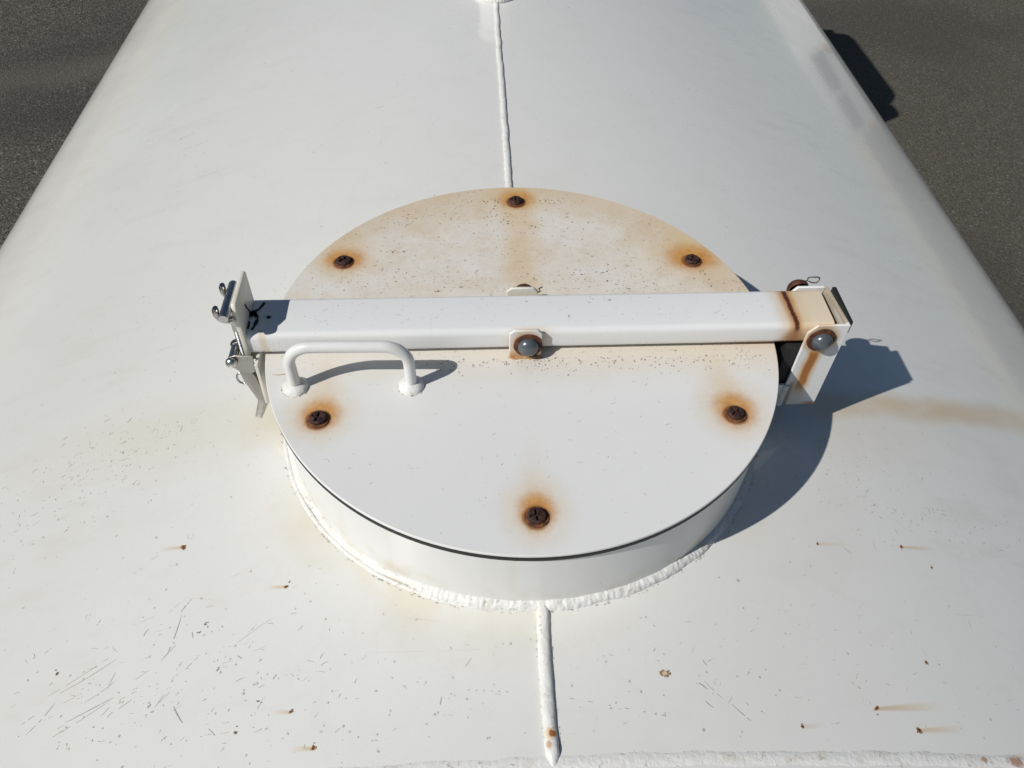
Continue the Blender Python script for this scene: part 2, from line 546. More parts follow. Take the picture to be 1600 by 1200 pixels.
def tube(path, rad, n=12, cap=True, rx=None):
    """round bar swept along path; rad may be a list"""
    path = [Vector(p) for p in path]
    bm = bmesh.new()
    rings = []
    up = None
    for i, p in enumerate(path):
        if i == 0: t = path[1] - p
        elif i == len(path) - 1: t = p - path[i - 1]
        else: t = path[i + 1] - path[i - 1]
        t.normalize()
        if up is None:
            up = Vector((0, 0, 1)) if abs(t.z) < .9 else Vector((1, 0, 0))
        s = t.cross(up).normalized()
        up = s.cross(t).normalized()
        r = rad[i] if isinstance(rad, (list, tuple)) else rad
        rings.append([bm.verts.new(p + (s * math.cos(a) + up * math.sin(a)) * r) for a in [2 * math.pi * k / n for k in range(n)]])
    for a, b in zip(rings, rings[1:]):
        for k in range(n):
            bm.faces.new((a[k], a[(k + 1) % n], b[(k + 1) % n], b[k]))
    if cap:
        bm.faces.new(rings[0])
        bm.faces.new(rings[-1][::-1])
    return bm


def lathe(prof, n, mtx=None, wob=0.0, seed=0):
    """profile of (r,z) turned about local z; r=0 ends are poles"""
    bm = bmesh.new()
    rings = []
    for r, z in prof:
        if r < 1e-7:
            rings.append([bm.verts.new((0, 0, z))])
        else:
            ring = []
            for k in range(n):
                a = 2 * math.pi * k / n
                q = 1.0 + wob * noise.noise(Vector((math.cos(a) * 2 + seed, math.sin(a) * 2, z * 200 + seed)))
                ring.append(bm.verts.new((r * q * math.cos(a), r * q * math.sin(a), z)))
            rings.append(ring)
    for a, b in zip(rings, rings[1:]):
        for k in range(n):
            k2 = (k + 1) % n
            if len(a) == 1 and len(b) == 1: continue
            if len(a) == 1: bm.faces.new((a[0], b[k], b[k2]))
            elif len(b) == 1: bm.faces.new((a[k], b[0], a[k2]))
            else: bm.faces.new((a[k], b[k], b[k2], a[k2]))
    if mtx is not None:
        bmesh.ops.transform(bm, matrix=mtx, verts=bm.verts)
    return bm


def face_front(x, y, z):            # local +z turned to point to -y
    return Matrix.Translation((x, y, z)) @ Matrix.Rotation(R(90), 4, 'X')


def face_back(x, y, z):
    return Matrix.Translation((x, y, z)) @ Matrix.Rotation(R(-90), 4, 'X')


# ------------------------------------------------------------------ ground
GZ = -2.1
s = 120
ground = link('asphalt_ground', [(-s, -s, GZ), (s, -s, GZ), (s, s, GZ), (-s, s, GZ)], [(0, 1, 2, 3)], M['asphalt'])
ground['kind'] = 'structure'

# ------------------------------------------------------------------ tank truck
XC = -0.005
XA = 0.803
K = 0.32
H0 = -0.0865
RC = 0.21
SL = 0.014          # the tank climbs slightly towards the cab


def surf(x):
    u = abs(x - XC)
    if u <= XA:
        return H0 - K * (u * u)
    ph = math.atan(2 * K * XA)
    cx = XA - RC * math.sin(ph)
    cz = H0 - K * XA * XA - RC * math.cos(ph)
    d = min(u - cx, RC)
    return cz + math.sqrt(max(0, RC * RC - d * d))


def nrm(x):
    e = .0005
    return Vector((-(surf(x + e) - surf(x - e)) / (2 * e), 0, 1)).normalized()


truck = empty('tanker_truck', (0, 1.0, GZ), 'white tanker truck with rounded tank top, weld seams and rust chips', 'truck')

# section of the shell
sec = []
N = 96
for i in range(N + 1):
    u = -XA + 2 * XA * i / N
    sec.append((XC + u, H0 - K * u * u))
ph = math.atan(2 * K * XA)
cx = XA - RC * math.sin(ph)
cz = H0 - K * XA * XA - RC * math.cos(ph)
right = []
for i in range(1, 17):
    a = ph + (math.pi / 2 - ph) * i / 16
    right.append((XC + cx + RC * math.sin(a), cz + RC * math.cos(a)))
xs = cx + RC
for i in range(1, 9):
    right.append((XC + xs - .12 * (i / 8) ** 3, cz - .8 * i / 8))
for i in range(1, 9):
    a = math.pi / 2 * i / 8
    right.append((XC + xs - .12 - .18 * (1 - math.cos(a)), cz - .8 - .18 * math.sin(a)))
left = [(2 * XC - p[0], p[1]) for p in right]
full = left[::-1] + sec + right
Y0, Y1 = -0.95, 2.75
ys = [Y0 + (Y1 - Y0) * i / 40 for i in range(41)]
verts, faces = [], []
nf = len(full)
for y in ys:
    for px, pz in full:
        verts.append((px, y, pz + SL * y))
for j in range(len(ys) - 1):
    for i in range(nf):
        a = j * nf + i
        b = j * nf + (i + 1) % nf
        faces.append((a, b, b + nf, a + nf))
# dished ends
for yend, sgn, base in ((Y0, -1, 0), (Y1, 1, (len(ys) - 1) * nf)):
    prev = base
    for st, bul in ((.85, .06), (.5, .11), (.15, .13)):
        st0 = len(verts)
        for px, pz in full:
            verts.append((XC + (px - XC) * st, yend + sgn * bul, -.75 + (pz + .75) * st + SL * yend))
        for i in range(nf):
            faces.append((prev + i, prev + (i + 1) % nf, st0 + (i + 1) % nf, st0 + i))
        prev = st0
    faces.append(tuple(range(prev, prev + nf)))
shell = link('tank_shell', verts, faces, M['tank'], truck, smooth=40)


def bead(name, pts, nrms, w, h, parent, lump=.25, ripple=.0, seed=0.0, mat='weld', nsec=9, freq=1.0, taper=0, pw=.8):
    """weld bead: half-round ridge swept along pts lying on a surface"""
    pts = [Vector(p) for p in pts]
    V, Fc = [], []
    s_acc = 0.0
    for i, p in enumerate(pts):
        t = (pts[min(i + 1, len(pts) - 1)] - pts[max(i - 1, 0)]).normalized()
        nn = nrms[i].normalized()
        sd = t.cross(nn).normalized()
        if i: s_acc += (p - pts[i - 1]).length
        q = s_acc * freq
        wl = w * (1 + lump * .5 * noise.noise(Vector((q * 40, seed, 1))) + lump * .25 * noise.noise(Vector((q * 190, seed, 5))))
        hl = h * (1 + lump * .6 * noise.noise(Vector((q * 45, seed, 9))) + lump * .2 * noise.noise(Vector((q * 230, seed, 3))))
        hl *= 1 + ripple * math.sin(q * 2 * math.pi / .0055 + 2 * noise.noise(Vector((q * 30, seed, 2))))
        if taper:
            tp = min(1.0, (i + 1) / taper, (len(pts) - i) / taper) ** .6
            wl *= tp
            hl *= tp
        off = w * .16 * noise.noise(Vector((q * 35, seed, 13)))
        for k in range(nsec):
            a = math.pi * k / (nsec - 1)
            jj = 1 + lump * (.55 * noise.noise(Vector((q * 150, k * 1.1, seed))) + .45 * noise.noise(Vector((q * 420, k * 2.3, seed))))
            V.append(p + sd * (off + math.cos(a) * wl * .5) + nn * (math.sin(a) ** pw * hl * jj - .0006))
    for i in range(len(pts) - 1):
        for k in range(nsec - 1):
            a = i * nsec + k
            Fc.append((a, a + 1, a + 1 + nsec, a + nsec))
    e = (len(pts) - 1) * nsec
    Fc.append(tuple(range(nsec)))
    Fc.append(tuple(range(e, e + nsec)))
    return link(name, V, Fc, M[mat], parent, smooth=60)


def line_pts(y0, y1, step, x=0.005, wob=.0012):
    n = max(2, int(abs(y1 - y0) / step))
    P = []
    for i in range(n + 1):
        y = y0 + (y1 - y0) * i / n
        xx = x + wob * noise.noise(Vector((y * 14, 3, 0)))
        P.append((xx, y, surf(xx) + SL * y))
    return P


p = line_pts(.244, .972, .003)
bead('weld_seam', p, [nrm(a[0]) for a in p], .0098, .0042, shell, .16, .0, 1.0)
p = line_pts(1.03, 2.6, .012)
bead('weld_seam', p, [nrm(a[0]) for a in p], .0105, .0042, shell, .22, .0, 1.5)
p = line_pts(-.2425, -.3780, .002)
bead('weld_seam', p, [nrm(a[0]) for a in p], .0112, .0050, shell, .26, .0, 2.0, taper=5)
p = []
for i in range(620):
    x = -.80 + 1.58 * i / 619
    p.append((x, -.3757 + .0012 * noise.noise(Vector((x * 15, 0, 4))), surf(x) - SL * .3757))
bead('weld_seam', p, [nrm(a[0]) for a in p], .0135, .0014, shell, .55, .05, 3.0, nsec=13, pw=1.7)

# collar under the hatch
CR = 0.2458
CTOP = -0.0098
V, Fc = [], []
nc = 160
for k in range(nc):
    a = 2 * math.pi * k / nc
    x, y = .0015 + CR * math.cos(a), CR * math.sin(a)
    V += [(x, y, surf(x) + SL * y - .006), (x, y, CTOP), (x * .975, y * .975, CTOP), (x * .975, y * .975, surf(x) + SL * y - .02)]
for k in range(nc):
    b = 4 * ((k + 1) % nc)
    a = 4 * k
    for q in range(3):
        Fc.append((a + q, a + q + 1, b + q + 1, b + q))
collar = link('hatch_collar', V, Fc, M['collar'], truck, smooth=40)


def ring_weld(name, rad, w, h, parent, a0, a1, seed, lump, ripple, tilt=.5, n=900):
    P, Nn = [], []
    for i in range(n + 1):
        a = a0 + (a1 - a0) * i / n
        x, y = .0015 + rad * math.cos(a), rad * math.sin(a)
        P.append((x, y, surf(x) + SL * y))
        o = Vector((math.cos(a), math.sin(a), 0))
        Nn.append((nrm(x) + o * tilt).normalized())
    return bead(name, P, Nn, w, h, parent, lump, ripple, seed, nsec=11, taper=25)


ring_weld('weld_bead', CR + .0015, .0135, .0054, collar, R(-120), R(60), 4.0, .40, .0, .55, 700)
ring_weld('weld_bead', CR + .0012, .0100, .0040, collar, R(58), R(242), 4.4, .20, .0, .55, 700)
ring_weld('weld_bead', CR + .0070, .0046, .0022, collar, R(150), R(262), 6.0, .4, .1, .2, 300)

# hinge bracket, a channel welded to the collar on the right
FY, BY = -.0335, .0310
TP = .0345
def bplate(y0, y1, zt):
    return prism([(.2715, -.081), (.2715, zt - .010), (.2790, zt), (.3105, zt), (.3105, -.081)], y0, y1, 1, .0006, 1)
hb = from_bm('hinge_bracket', join(
    bplate(FY, FY + .003, TP),
    bplate(BY - .003, BY, TP - .0055),
    prism([(FY + .003, -.081), (BY - .003, -.081), (BY - .003, TP - .0055), (FY + .003, TP)], .3075, .3105, 0, .0005, 1)), M['bracket'], truck)
from_bm('side_plate', prism([(.2400, -.081), (.2400, -.050), (.2715, -.050), (.2735, -.054), (.2735, -.081)], FY + .0005, FY + .0035, 1, .0005, 1), M['white'], hb)
from_bm('side_plate', prism([(.2400, -.081), (.2400, -.050), (.2715, -.050), (.2735, -.054), (.2735, -.081)], BY - .0035, BY - .0005, 1, .0005, 1), M['white'], hb)
from_bm('floor_plate', box(.2450, .3070, FY + .004, BY - .004, -.081, -.078), M['inner'], hb)  # floor coloured near black, shade painted into the bracket
from_bm('rubber_strip', box(.3098, .3142, FY + .0040, BY - .0090, .0200, .0352, .0010, 2), M['rubber'], hb)
from_bm('shade_block', box(.2600, .3070, FY + .0045, BY - .0045, -.0600, .0005, .002, 2), M['rubber'], hb)  # added block, blackens the shaded hollow under the bar end
pts = [Vector((.2725, FY - .0002, -.050 - .031 * t)) for t in [i / 30 for i in range(31)]]
bead('weld_bead', pts, [Vector((0, -1, 0))] * 31, .006, .0022, hb, .3, .2, 8.0)

# vent fitting further up the seam
vent = from_bm('vent_pipe', lathe([(.030, -.02), (.030, .060), (.034, .060), (.034, .078), (.0, .080)], 40,
                                  Matrix.Translation((.0045, 0.9990, H0 + SL * 0.9990))), M['white'], truck)
P, Nn = [], []
for i in range(201):
    a = 2 * math.pi * i / 200
    P.append((.0045 + .0345 * math.cos(a), 0.9990 + .0345 * math.sin(a), H0 + SL * 0.9990))
    Nn.append(Vector((math.cos(a) * .5, math.sin(a) * .5, 1)))
bead('weld_bead', P, Nn, .015, .008, vent, .25, .05, 9.0)

# rest of the truck, mostly out of the picture
from_bm('chassis_frame', join(box(-.42, -.30, -.7, 4.2, -1.62, -1.40, .01, 1), box(.28, .40, -.7, 4.2, -1.62, -1.40, .01, 1)), M['dark'], truck)
cab = from_bm('cab', prism([(3.28, -1.75), (3.28, -.06), (3.34, .02), (3.42, .034), (4.22, .034), (4.32, .01), (4.40, -.10), (4.62, -.85), (4.66, -1.75)], -1.02, 1.0, 0, .03, 3), M['white'], truck)
from_bm('roof_fairing', prism([(3.10, -.20), (3.10, -.05), (3.14, -.022), (3.25, -.022), (3.275, -.05), (3.275, -.20)], -.98, .97, 0, .02, 2), M['dark'], cab)
from_bm('windscreen', prism([(4.43, -.16), (4.628, -.84), (4.622, -.86), (4.42, -.16)], -.86, .84, 0), M['glass'], cab)
from_bm('side_window', box(1.001, 1.006, 3.55, 4.30, -.80, -.18), M['glass'], cab)
from_bm('side_window', box(-1.026, -1.021, 3.55, 4.30, -.80, -.18), M['glass'], cab)
from_bm('mirror', box(1.02, 1.16, 4.40, 4.46, -.75, -.40, .02, 2), M['dark'], cab)
from_bm('marker_lamp', box(.86, .95, 4.345, 4.44, -.10, -.055, .01, 2), M['lens'], cab)
for wx in (-.80, .78):
    for wy in (.15, 3.95):
        mt = Matrix.Translation((wx, wy, GZ + .42)) @ Matrix.Rotation(R(90), 4, 'Y')
        w_ = from_bm('wheel', lathe([(.0, -.05), (.10, -.05), (.23, -.08), (.235, .08), (.10, .05), (0, .05)], 32, mt), M['brushed'], truck)
        from_bm('tyre', lathe([(.225, -.10), (.38, -.12), (.42, -.09), (.42, .09), (.38, .12), (.225, .10), (.225, -.10)], 40, mt), M['tyre'], w_)

van = empty('parked_van', (7.1, 11.7, GZ), 'white panel van parked ahead, mirrored in the tank shoulder', 'van')
from_bm('body', prism([(9.5, -1.70), (9.5, -.40), (9.62, .18), (9.8, .25), (12.7, .25), (13.0, .15), (13.7, -.70), (14.2, -.85), (14.25, -1.70)], 6.2, 8.0, 0, .06, 3), M['white'], van)
for x0 in (6.35, 7.15):
    from_bm('rear_window', box(x0, x0 + .70, 9.480, 9.492, -.72, -.20), M['glass'], van)
from_bm('side_window', box(6.188, 6.196, 12.5, 13.3, -.70, -.12), M['glass'], van)
from_bm('side_window', box(8.004, 8.012, 12.5, 13.3, -.70, -.12), M['glass'], van)
from_bm('bumper', box(6.18, 8.02, 9.36, 9.498, -1.78, -1.55, .03, 2), M['dark'], van)
for x0 in (6.26, 7.80):
    from_bm('tail_lamp', box(x0, x0 + .14, 9.475, 9.495, -1.35, -.85, .01, 1), M['lens'], van)
for wx in (6.35, 7.85):
    for wy in (10.4, 13.4):
        mt = Matrix.Translation((wx, wy, GZ + .33)) @ Matrix.Rotation(R(90), 4, 'Y')
        w_ = from_bm('wheel', lathe([(.0, -.06), (.20, -.09), (.205, .09), (0, .06)], 28, mt), M['brushed'], van)
        from_bm('tyre', lathe([(.195, -.09), (.30, -.11), (.33, -.08), (.33, .08), (.30, .11), (.195, .09), (.195, -.09)], 32, mt), M['tyre'], w_)

# ------------------------------------------------------------------ hatch lid
lid = empty('hatch_lid', (0, 0, -.0098), 'round white steel hatch lid with rust stained back half and six rusty screws', 'hatch lid')
# Object texture coordinates of its meshes stay in metres from the lid centre
LR = .25
prof = [(0, -.0032), (LR - .0004, -.0032), (LR, -.0028), (LR, -.0006), (LR - .0006, 0), (LR * .8, 0), (LR * .4, 0), (0, 0)]
from_bm('lid_plate', lathe(prof, 200), M['lid'], lid, smooth=30)
from_bm('gasket', lathe([(.225, -.0098), (.2492, -.0098), (.2498, -.0088), (.2498, -.0042), (.2493, -.0033), (.225, -.0033), (.225, -.0098)], 160), M['rubber'], lid)

SCREWS = ((.0039, .2191), (.1919, .1069), (.1877, -.112), (-.0012, -.2153), (-.1891, -.1077), (-.1875, .1114))
for i, (cx, cy) in enumerate(SCREWS):
    mt = Matrix.Translation((cx, cy, 0)) @ Matrix.Rotation(i * 1.1, 4, 'Z')
    bm = bmesh.new()
    # pan head with a cross recess: grid of polar rings, pushed down inside the cross
    rr = [0, .0012, .0024, .0034, .0044, .0056, .0064, .0070, .0074, .0075]
    nn = 48
    rings = []
    for j, r in enumerate(rr):
        ring = []
        for k in range(nn if j else 1):
            a = 2 * math.pi * k / nn
            x, y = r * math.cos(a), r * math.sin(a)
            z = .0052 - .0011 * (r / .0075) ** 2 if r < .0073 else (.0036 if r < .00745 else .0004)
            if (abs(x) < .0011 or abs(y) < .0011) and r < .0050: z -= .0026
            elif r < .0016: z -= .002
            z += .00035 * noise.noise(Vector((x * 500, y * 500, i)))
            ring.append(bm.verts.new((x, y, z)))
        rings.append(ring)
    for a, b in zip(rings, rings[1:]):
        for k in range(nn):
            k2 = (k + 1) % nn
            if len(a) == 1: bm.faces.new((a[0], b[k], b[k2]))
            else: bm.faces.new((a[k], b[k], b[k2], a[k2]))
    bmesh.ops.transform(bm, matrix=mt, verts=bm.verts)
    sc = from_bm('screw', bm, M['rust'], lid, smooth=45)
    from_bm('washer', lathe([(.0, .0002), (.0099, .0002), (.0100, .0010), (.0092, .0013), (0, .0013)], 40, mt, .06, i * 3.0), M['rustring'], sc)

# grab handle
HB = ((-.2142, -.0681), (-.1077, -.0692))
HH = .0525
rc = .022
path = [(HB[0][0], HB[0][1], -.001)]
lean = .001
for q in range(9):
    a = math.pi / 2 * q / 8
    path.append((HB[0][0] + rc * (1 - math.cos(a)), HB[0][1], HH - rc + rc * math.sin(a)))
for q in range(9):
    a = math.pi / 2 * (1 - q / 8)
    path.append((HB[1][0] - rc * (1 - math.cos(a)), HB[1][1], HH - rc + rc * math.sin(a)))
path.append((HB[1][0], HB[1][1], -.001))
hd = from_bm('handle', tube(path, .0054, 20), M['handle'], lid, smooth=60)
for j, (bx_, by_) in enumerate(HB):
    mt = Matrix.Translation((bx_, by_, 0))
    from_bm('weld_bead', lathe([(.0120, -.0002), (.0116, .0020), (.0102, .0038), (.0080, .0052), (.0062, .0060), (.005, .0064)], 40, mt, .07, j * 5 + 2.0), M['weld'], hd, smooth=70)

# lug in the middle of the lid that carries the bar
def lugplate(y0, y1, zt):
    c = .0045
    return prism([(-.0155, .0002), (-.0155, zt - c), (-.0155 + c, zt), (.0155 - c, zt), (.0155, zt - c), (.0155, .0002)], y0, y1, 1, .0006, 1)
lug = from_bm('lug_plate', lugplate(-.0340, -.0305, .0345), M['lug'], lid)
from_bm('lug_plate', lugplate(.0285, .0318, .0320), M['cream'], lid)
pts = [Vector((-.017 + .034 * i / 40, -.0352, .0001)) for i in range(41)]
bead('weld_bead', pts, [Vector((0, -.5, 1)).normalized()] * 41, .0060, .0024, lug, 1.1, .0, 11.0, 'deposit', taper=8, pw=1.3)

# ------------------------------------------------------------------ clamp bar across the lid
bar = empty('clamp_bar', (.287, 0, .0165), 'white square tube clamp bar across the lid, rusty at its right end', 'clamp bar')
BW, BH, BT = .0267, .0125, .0028
XL, XR = -.2606, .2998


def rrect(hw, hh, r, n=5):
    P = []
    for cx, cy, a0 in ((hw - r, hh - r, 0), (-hw + r, hh - r, 90), (-hw + r, -hh + r, 180), (hw - r, -hh + r, 270)):
        for k in range(n + 1):
            a = R(a0 + 90 * k / n)
            P.append((cx + r * math.cos(a), cy + r * math.sin(a)))
    return P


po, pi_ = rrect(BW, BH, .0062), rrect(BW - BT, BH - BT, .0036)
nb = len(po)
V, Fc = [], []
nx = 60
ZC = .0165
for j in range(nx + 1):
    x = XL + (XR - XL) * j / nx
    yc = -.0012 + .0055 * x
    for (a, b) in po: V.append((x, yc + a, ZC + b))
    for (a, b) in pi_: V.append((x, yc + a, ZC + b))
for j in range(nx):
    o0, o1 = j * 2 * nb, (j + 1) * 2 * nb
    for k in range(nb):
        k2 = (k + 1) % nb
        Fc.append((o0 + k, o0 + k2, o1 + k2, o1 + k))
        Fc.append((o0 + nb + k, o1 + nb + k, o1 + nb + k2, o0 + nb + k2))
for o in (0, nx * 2 * nb):
    for k in range(nb):
        k2 = (k + 1) % nb
        Fc.append((o + k, o + nb + k, o + nb + k2, o + k2))
def at_world(o):        # keeps metre coordinates measured from the lid centre
    return o
from_bm_bar = link('square_tube', V, Fc, M['bar'], bar, smooth=50)
# end plate that carries the latch catch
ep = from_bm('end_plate', prism([(-.0318, .0040), (-.0318, .0620), (-.0268, .0672), (.0180, .0672), (.0210, .0640), (.0210, .0040)], -.2652, -.2608, 0, .0010, 2), M['cream'], bar)
# sealant smears in the corner of plate and bar
V, Fc = [], []
random.seed(3)
def smear(pts, w):
    global V, Fc
    for (x0, y0), (x1, y1) in zip(pts, pts[1:]):
        d = Vector((x1 - x0, y1 - y0)).normalized()
        nr = Vector((-d.y, d.x)) * w * random.uniform(.6, 1.3)
        b = len(V)
        z = .0294
        V += [(x0 + nr.x, y0 + nr.y, z), (x0 - nr.x, y0 - nr.y, z), (x1 - nr.x, y1 - nr.y, z), (x1 + nr.x, y1 + nr.y, z)]
        Fc.append((b, b + 1, b + 2, b + 3))
smear([(-.2606, .0030), (-.2570, .0040), (-.2540, .0065), (-.2518, .0110), (-.2503, .0165)], .0014)
smear([(-.2606, .0010), (-.2570, -.0005), (-.2535, -.0030), (-.2530, -.0080), (-.2540, -.0150), (-.2560, -.0220)], .0015)
smear([(-.2606, -.0010), (-.2580, -.0005), (-.2545, .0010)], .0040)
smear([(-.2606, .0030), (-.2570, .0015)], .0034)
smear([(-.2440, -.0062), (-.2420, -.0030)], .0018)
smear([(-.2602, -.0100), (-.2598, -.0200)], .0012)
for y0, z0, y1, z1, w in ((.0015, .0290, -.0010, .0350, .0016), (-.0010, .0350, -.0045, .0420, .0012), (-.0045, .0420, -.0062, .0480, .0017), (-.0030, .0290, -.0015, .0325, .0030)):
    b = len(V)
    V += [(-.26055, y0 - w, z0), (-.26055, y0 + w, z0), (-.26055, y1 + w * .8, z1), (-.26055, y1 - w * .8, z1)]
    Fc.append((b, b + 1, b + 2, b + 3))
me_o = link('sealant_smear', V, Fc, M['blk'], ep)


def bolt(x, yf, z, seed, parent):
    """dome head on a rusty washer facing the camera side"""
    b = from_bm('bolt', lathe([(.0095, .0012), (.0100, .0030), (.0096, .0052), (.0084, .0074), (.0062, .0092), (.0034, .0102), (0, .0105)], 36, face_front(x, yf, z)), M['zinc'], parent, smooth=60)
    from_bm('washer', lathe([(.0, .0001), (.0138, .0001), (.0139, .0016), (.0128, .0021), (.0, .0021)], 40, face_front(x, yf, z), .035, seed), M['rustwash'], b)
    return b


bolt(.0023, -.0342, .0165, 1.0, bar)
bb = bolt(.2868, FY - .0002, .0168, 2.0, bar)
# far ends of the two bolts with their split pins
for xx, yb, zz in ((.0023, .0320, .0185), (.2830, BY + .0002, .0205)):
    e = from_bm('bolt_end', lathe([(.0110, .0), (.0110, .0050), (.0098, .0082), (.0070, .0105), (.0035, .0118), (0, .0121)], 28, face_back(xx, yb, zz), .05, xx * 9), M['rustwash'], bar, smooth=50)
    if xx > .1:
        pth = [(xx - .006, yb + .0085, zz + .001), (xx + .004, yb + .0085, zz + .0065)]
        for q in range(15):
            a = R(200 - 330 * q / 14)
            pth.append((xx + .0155 + .0062 * math.cos(a), yb + .0085 + .001 * math.sin(q), zz + .0088 + .0040 * math.sin(a)))
        from_bm('split_pin', tube(pth, .00065, 8), M['wire'], e, smooth=60)
    else:
        pth = [(xx - .004, yb + .006, zz - .001), (xx + .011, yb + .006, zz - .002), (xx + .0165, yb + .0055, zz + .002), (xx + .0150, yb + .0055, zz + .0052), (xx + .0185, yb + .0055, zz + .0078)]
        from_bm('split_pin', tube(pth, .0007, 8), M['wire'], e, smooth=60)

# ------------------------------------------------------------------ toggle latch on the left
lt = empty('toggle_latch', (-.262, -.028, -.06), 'stainless steel toggle latch with hooked T bar and bent lever beside lid', 'latch')
from_bm('t_bar', tube([(-.2695, .0060, .0622), (-.2695, .0040, .0622), (-.2695, -.0400, .0628), (-.2695, -.0425, .0628)], [.0042, .0046, .0046, .0042], 20), M['steel'], lt, smooth=50)
for yy in (-.0020, -.0330):
    pth = [(-.2655, yy, .0545), (-.2690, yy, .0532)]
    for q in range(11):
        a = R(262 - 92 * q / 10)
        pth.append((-.2700 + .0098 * math.cos(a), yy, .0618 + .0088 * math.sin(a)))
    pth += [(-.2797, yy, .0655), (-.2790, yy, .0680)]
    bm = tube(pth, [.0030] * (len(pth) - 1) + [.0022], 12)
    for v in bm.verts:
        v.co.y = yy + (v.co.y - yy) * 1.35
    bmesh.ops.translate(bm, verts=bm.verts, vec=(.0018, 0, 0))
    from_bm('hook', bm, M['hook'], lt, smooth=50)
# draw rod with thread
rp, rad = [], []
for i in range(60):
    t = i / 59
    rp.append((-.2695 + .001 * t, -.0190 - .0055 * t, .0600 - .0600 * t))
    rad.append(.0044 if t < .35 else (.0040 if t < .5 else (.0036 if i % 2 else .0028)))
from_bm('draw_rod', tube(rp, rad, 14), M['steel'], lt, smooth=25)
dome = [(.0056, 0), (.0056, .0016), (.0046, .0040), (.0026, .0052), (0, .0055)]
from_bm('pivot_pin', join(
    tube([(-.2768, -.0150, .0045), (-.2768, -.0385, .0045)], .0042, 16),
    lathe(dome, 20, face_front(-.2768, -.0385, .0045)),
    lathe(dome, 20, face_back(-.2768, -.0165, .0045))), M['steel'], lt, smooth=50)
# side cheeks of the latch body
for y0 in (-.0375, -.0190):
    from_bm('side_cheek', prism([(-.2800, .0085), (-.2730, .0115), (-.2567, .0100), (-.2585, -.0115), (-.2660, -.0140), (-.2760, -.0075), (-.2810, .0010)], y0, y0 + .0020, 1, .0005, 1), M['lever'], lt)
from_bm('mount_plate', prism([(-.0420, .0030), (-.0080, .0030), (-.0060, -.0500), (-.0140, -.0560), (-.0360, -.0560), (-.0440, -.0500)], -.2560, -.2525, 0, .0006, 1), M['cream'], lt)
# lever: folded channel running down the collar, its tip kicked outwards
LV = [(-.2755, -.0060), (-.2640, -.0100), (-.2615, -.0200), (-.2562, -.0590), (-.2680, -.0840), (-.2745, -.0815), (-.2660, -.0560), (-.2735, -.0260)]
from_bm('lever', prism(LV, -.0352, -.0205, 1, .0011, 2), M['lever'], lt)
from_bm('spring_ring', tube([(-.2745 + .0052 * math.cos(q * .5236), -.0330 + .0050 * math.sin(q * .5236) * .3, -.0240 + .0062 * math.sin(q * .5236)) for q in range(13)], .0011, 8), M['steel'], lt, smooth=60)

# ------------------------------------------------------------------ wear: chips, scuffs and scratches on the paint
random.seed(21)


class Marks:
    def __init__(s, zf):
        s.V, s.F, s.C, s.zf = [], [], [], zf

    def poly(s, pts, col):
        b = len(s.V)
        for x, y in pts:
            s.V.append((x, y, s.zf(x, y)))
        s.F.append(tuple(range(b, b + len(pts))))
        s.C.append(col)

    def blob(s, x, y, r, col, asp=1.0, ang=0.0, n=7, rough=.45):
        P = []
        for k in range(n):
            a = 2 * math.pi * k / n
            q = r * (1 + random.uniform(-rough, rough))
            u, v = q * math.cos(a), q * asp * math.sin(a)
            P.append((x + u * math.cos(ang) - v * math.sin(ang), y + u * math.sin(ang) + v * math.cos(ang)))
        s.poly(P, col)

    def line(s, x, y, L, ang, w, col, curve=0.0, gaps=.0, n=8):
        px, py = x, y
        for k in range(n):
            a = ang + curve * (k / n - .5)
            qx, qy = px + math.cos(a) * L / n, py + math.sin(a) * L / n
            if random.random() >= gaps:
                ww = w * (0.35 + .65 * math.sin(math.pi * (k + .5) / n)) * random.uniform(.7, 1.2) * .5
                nx_, ny_ = -math.sin(a) * ww, math.cos(a) * ww
                s.poly([(px + nx_, py + ny_), (px - nx_, py - ny_), (qx - nx_, qy - ny_), (qx + nx_, qy + ny_)], col)
            px, py = qx, qy

    def build(s, name, parent):
        o = link(name, s.V, s.F, M['marks'], parent)
        me = o.data
        at = me.attributes.new('Col', 'FLOAT_COLOR', 'FACE')
        for i, c in enumerate(s.C):
            at.data[i].color = (*c, 1)
        o['kind'] = 'stuff'
        return o


def grey(lo=.18, hi=.55):
    g = random.uniform(lo, hi) * .9 + .09
    return (g, g * .96, g * .87)


mk = Marks(lambda x, y: surf(x) + SL * y + .00035)


def ok(x, y):
    return math.hypot(x, y) > .275 and -.45 < y < 2.2 and abs(x) < .78


# scattered specks everywhere
for i in range(1100):
    x = random.uniform(-.62, .62)
    y = random.choice((random.uniform(-.40, .30), random.uniform(-.40, 1.2)))
    if not ok(x, y): continue
    r = random.choice((.0005, .0006, .0008, .0011))
    mk.blob(x, y, r, grey(.44, .68), random.uniform(.4, 1), random.uniform(0, 3.1))
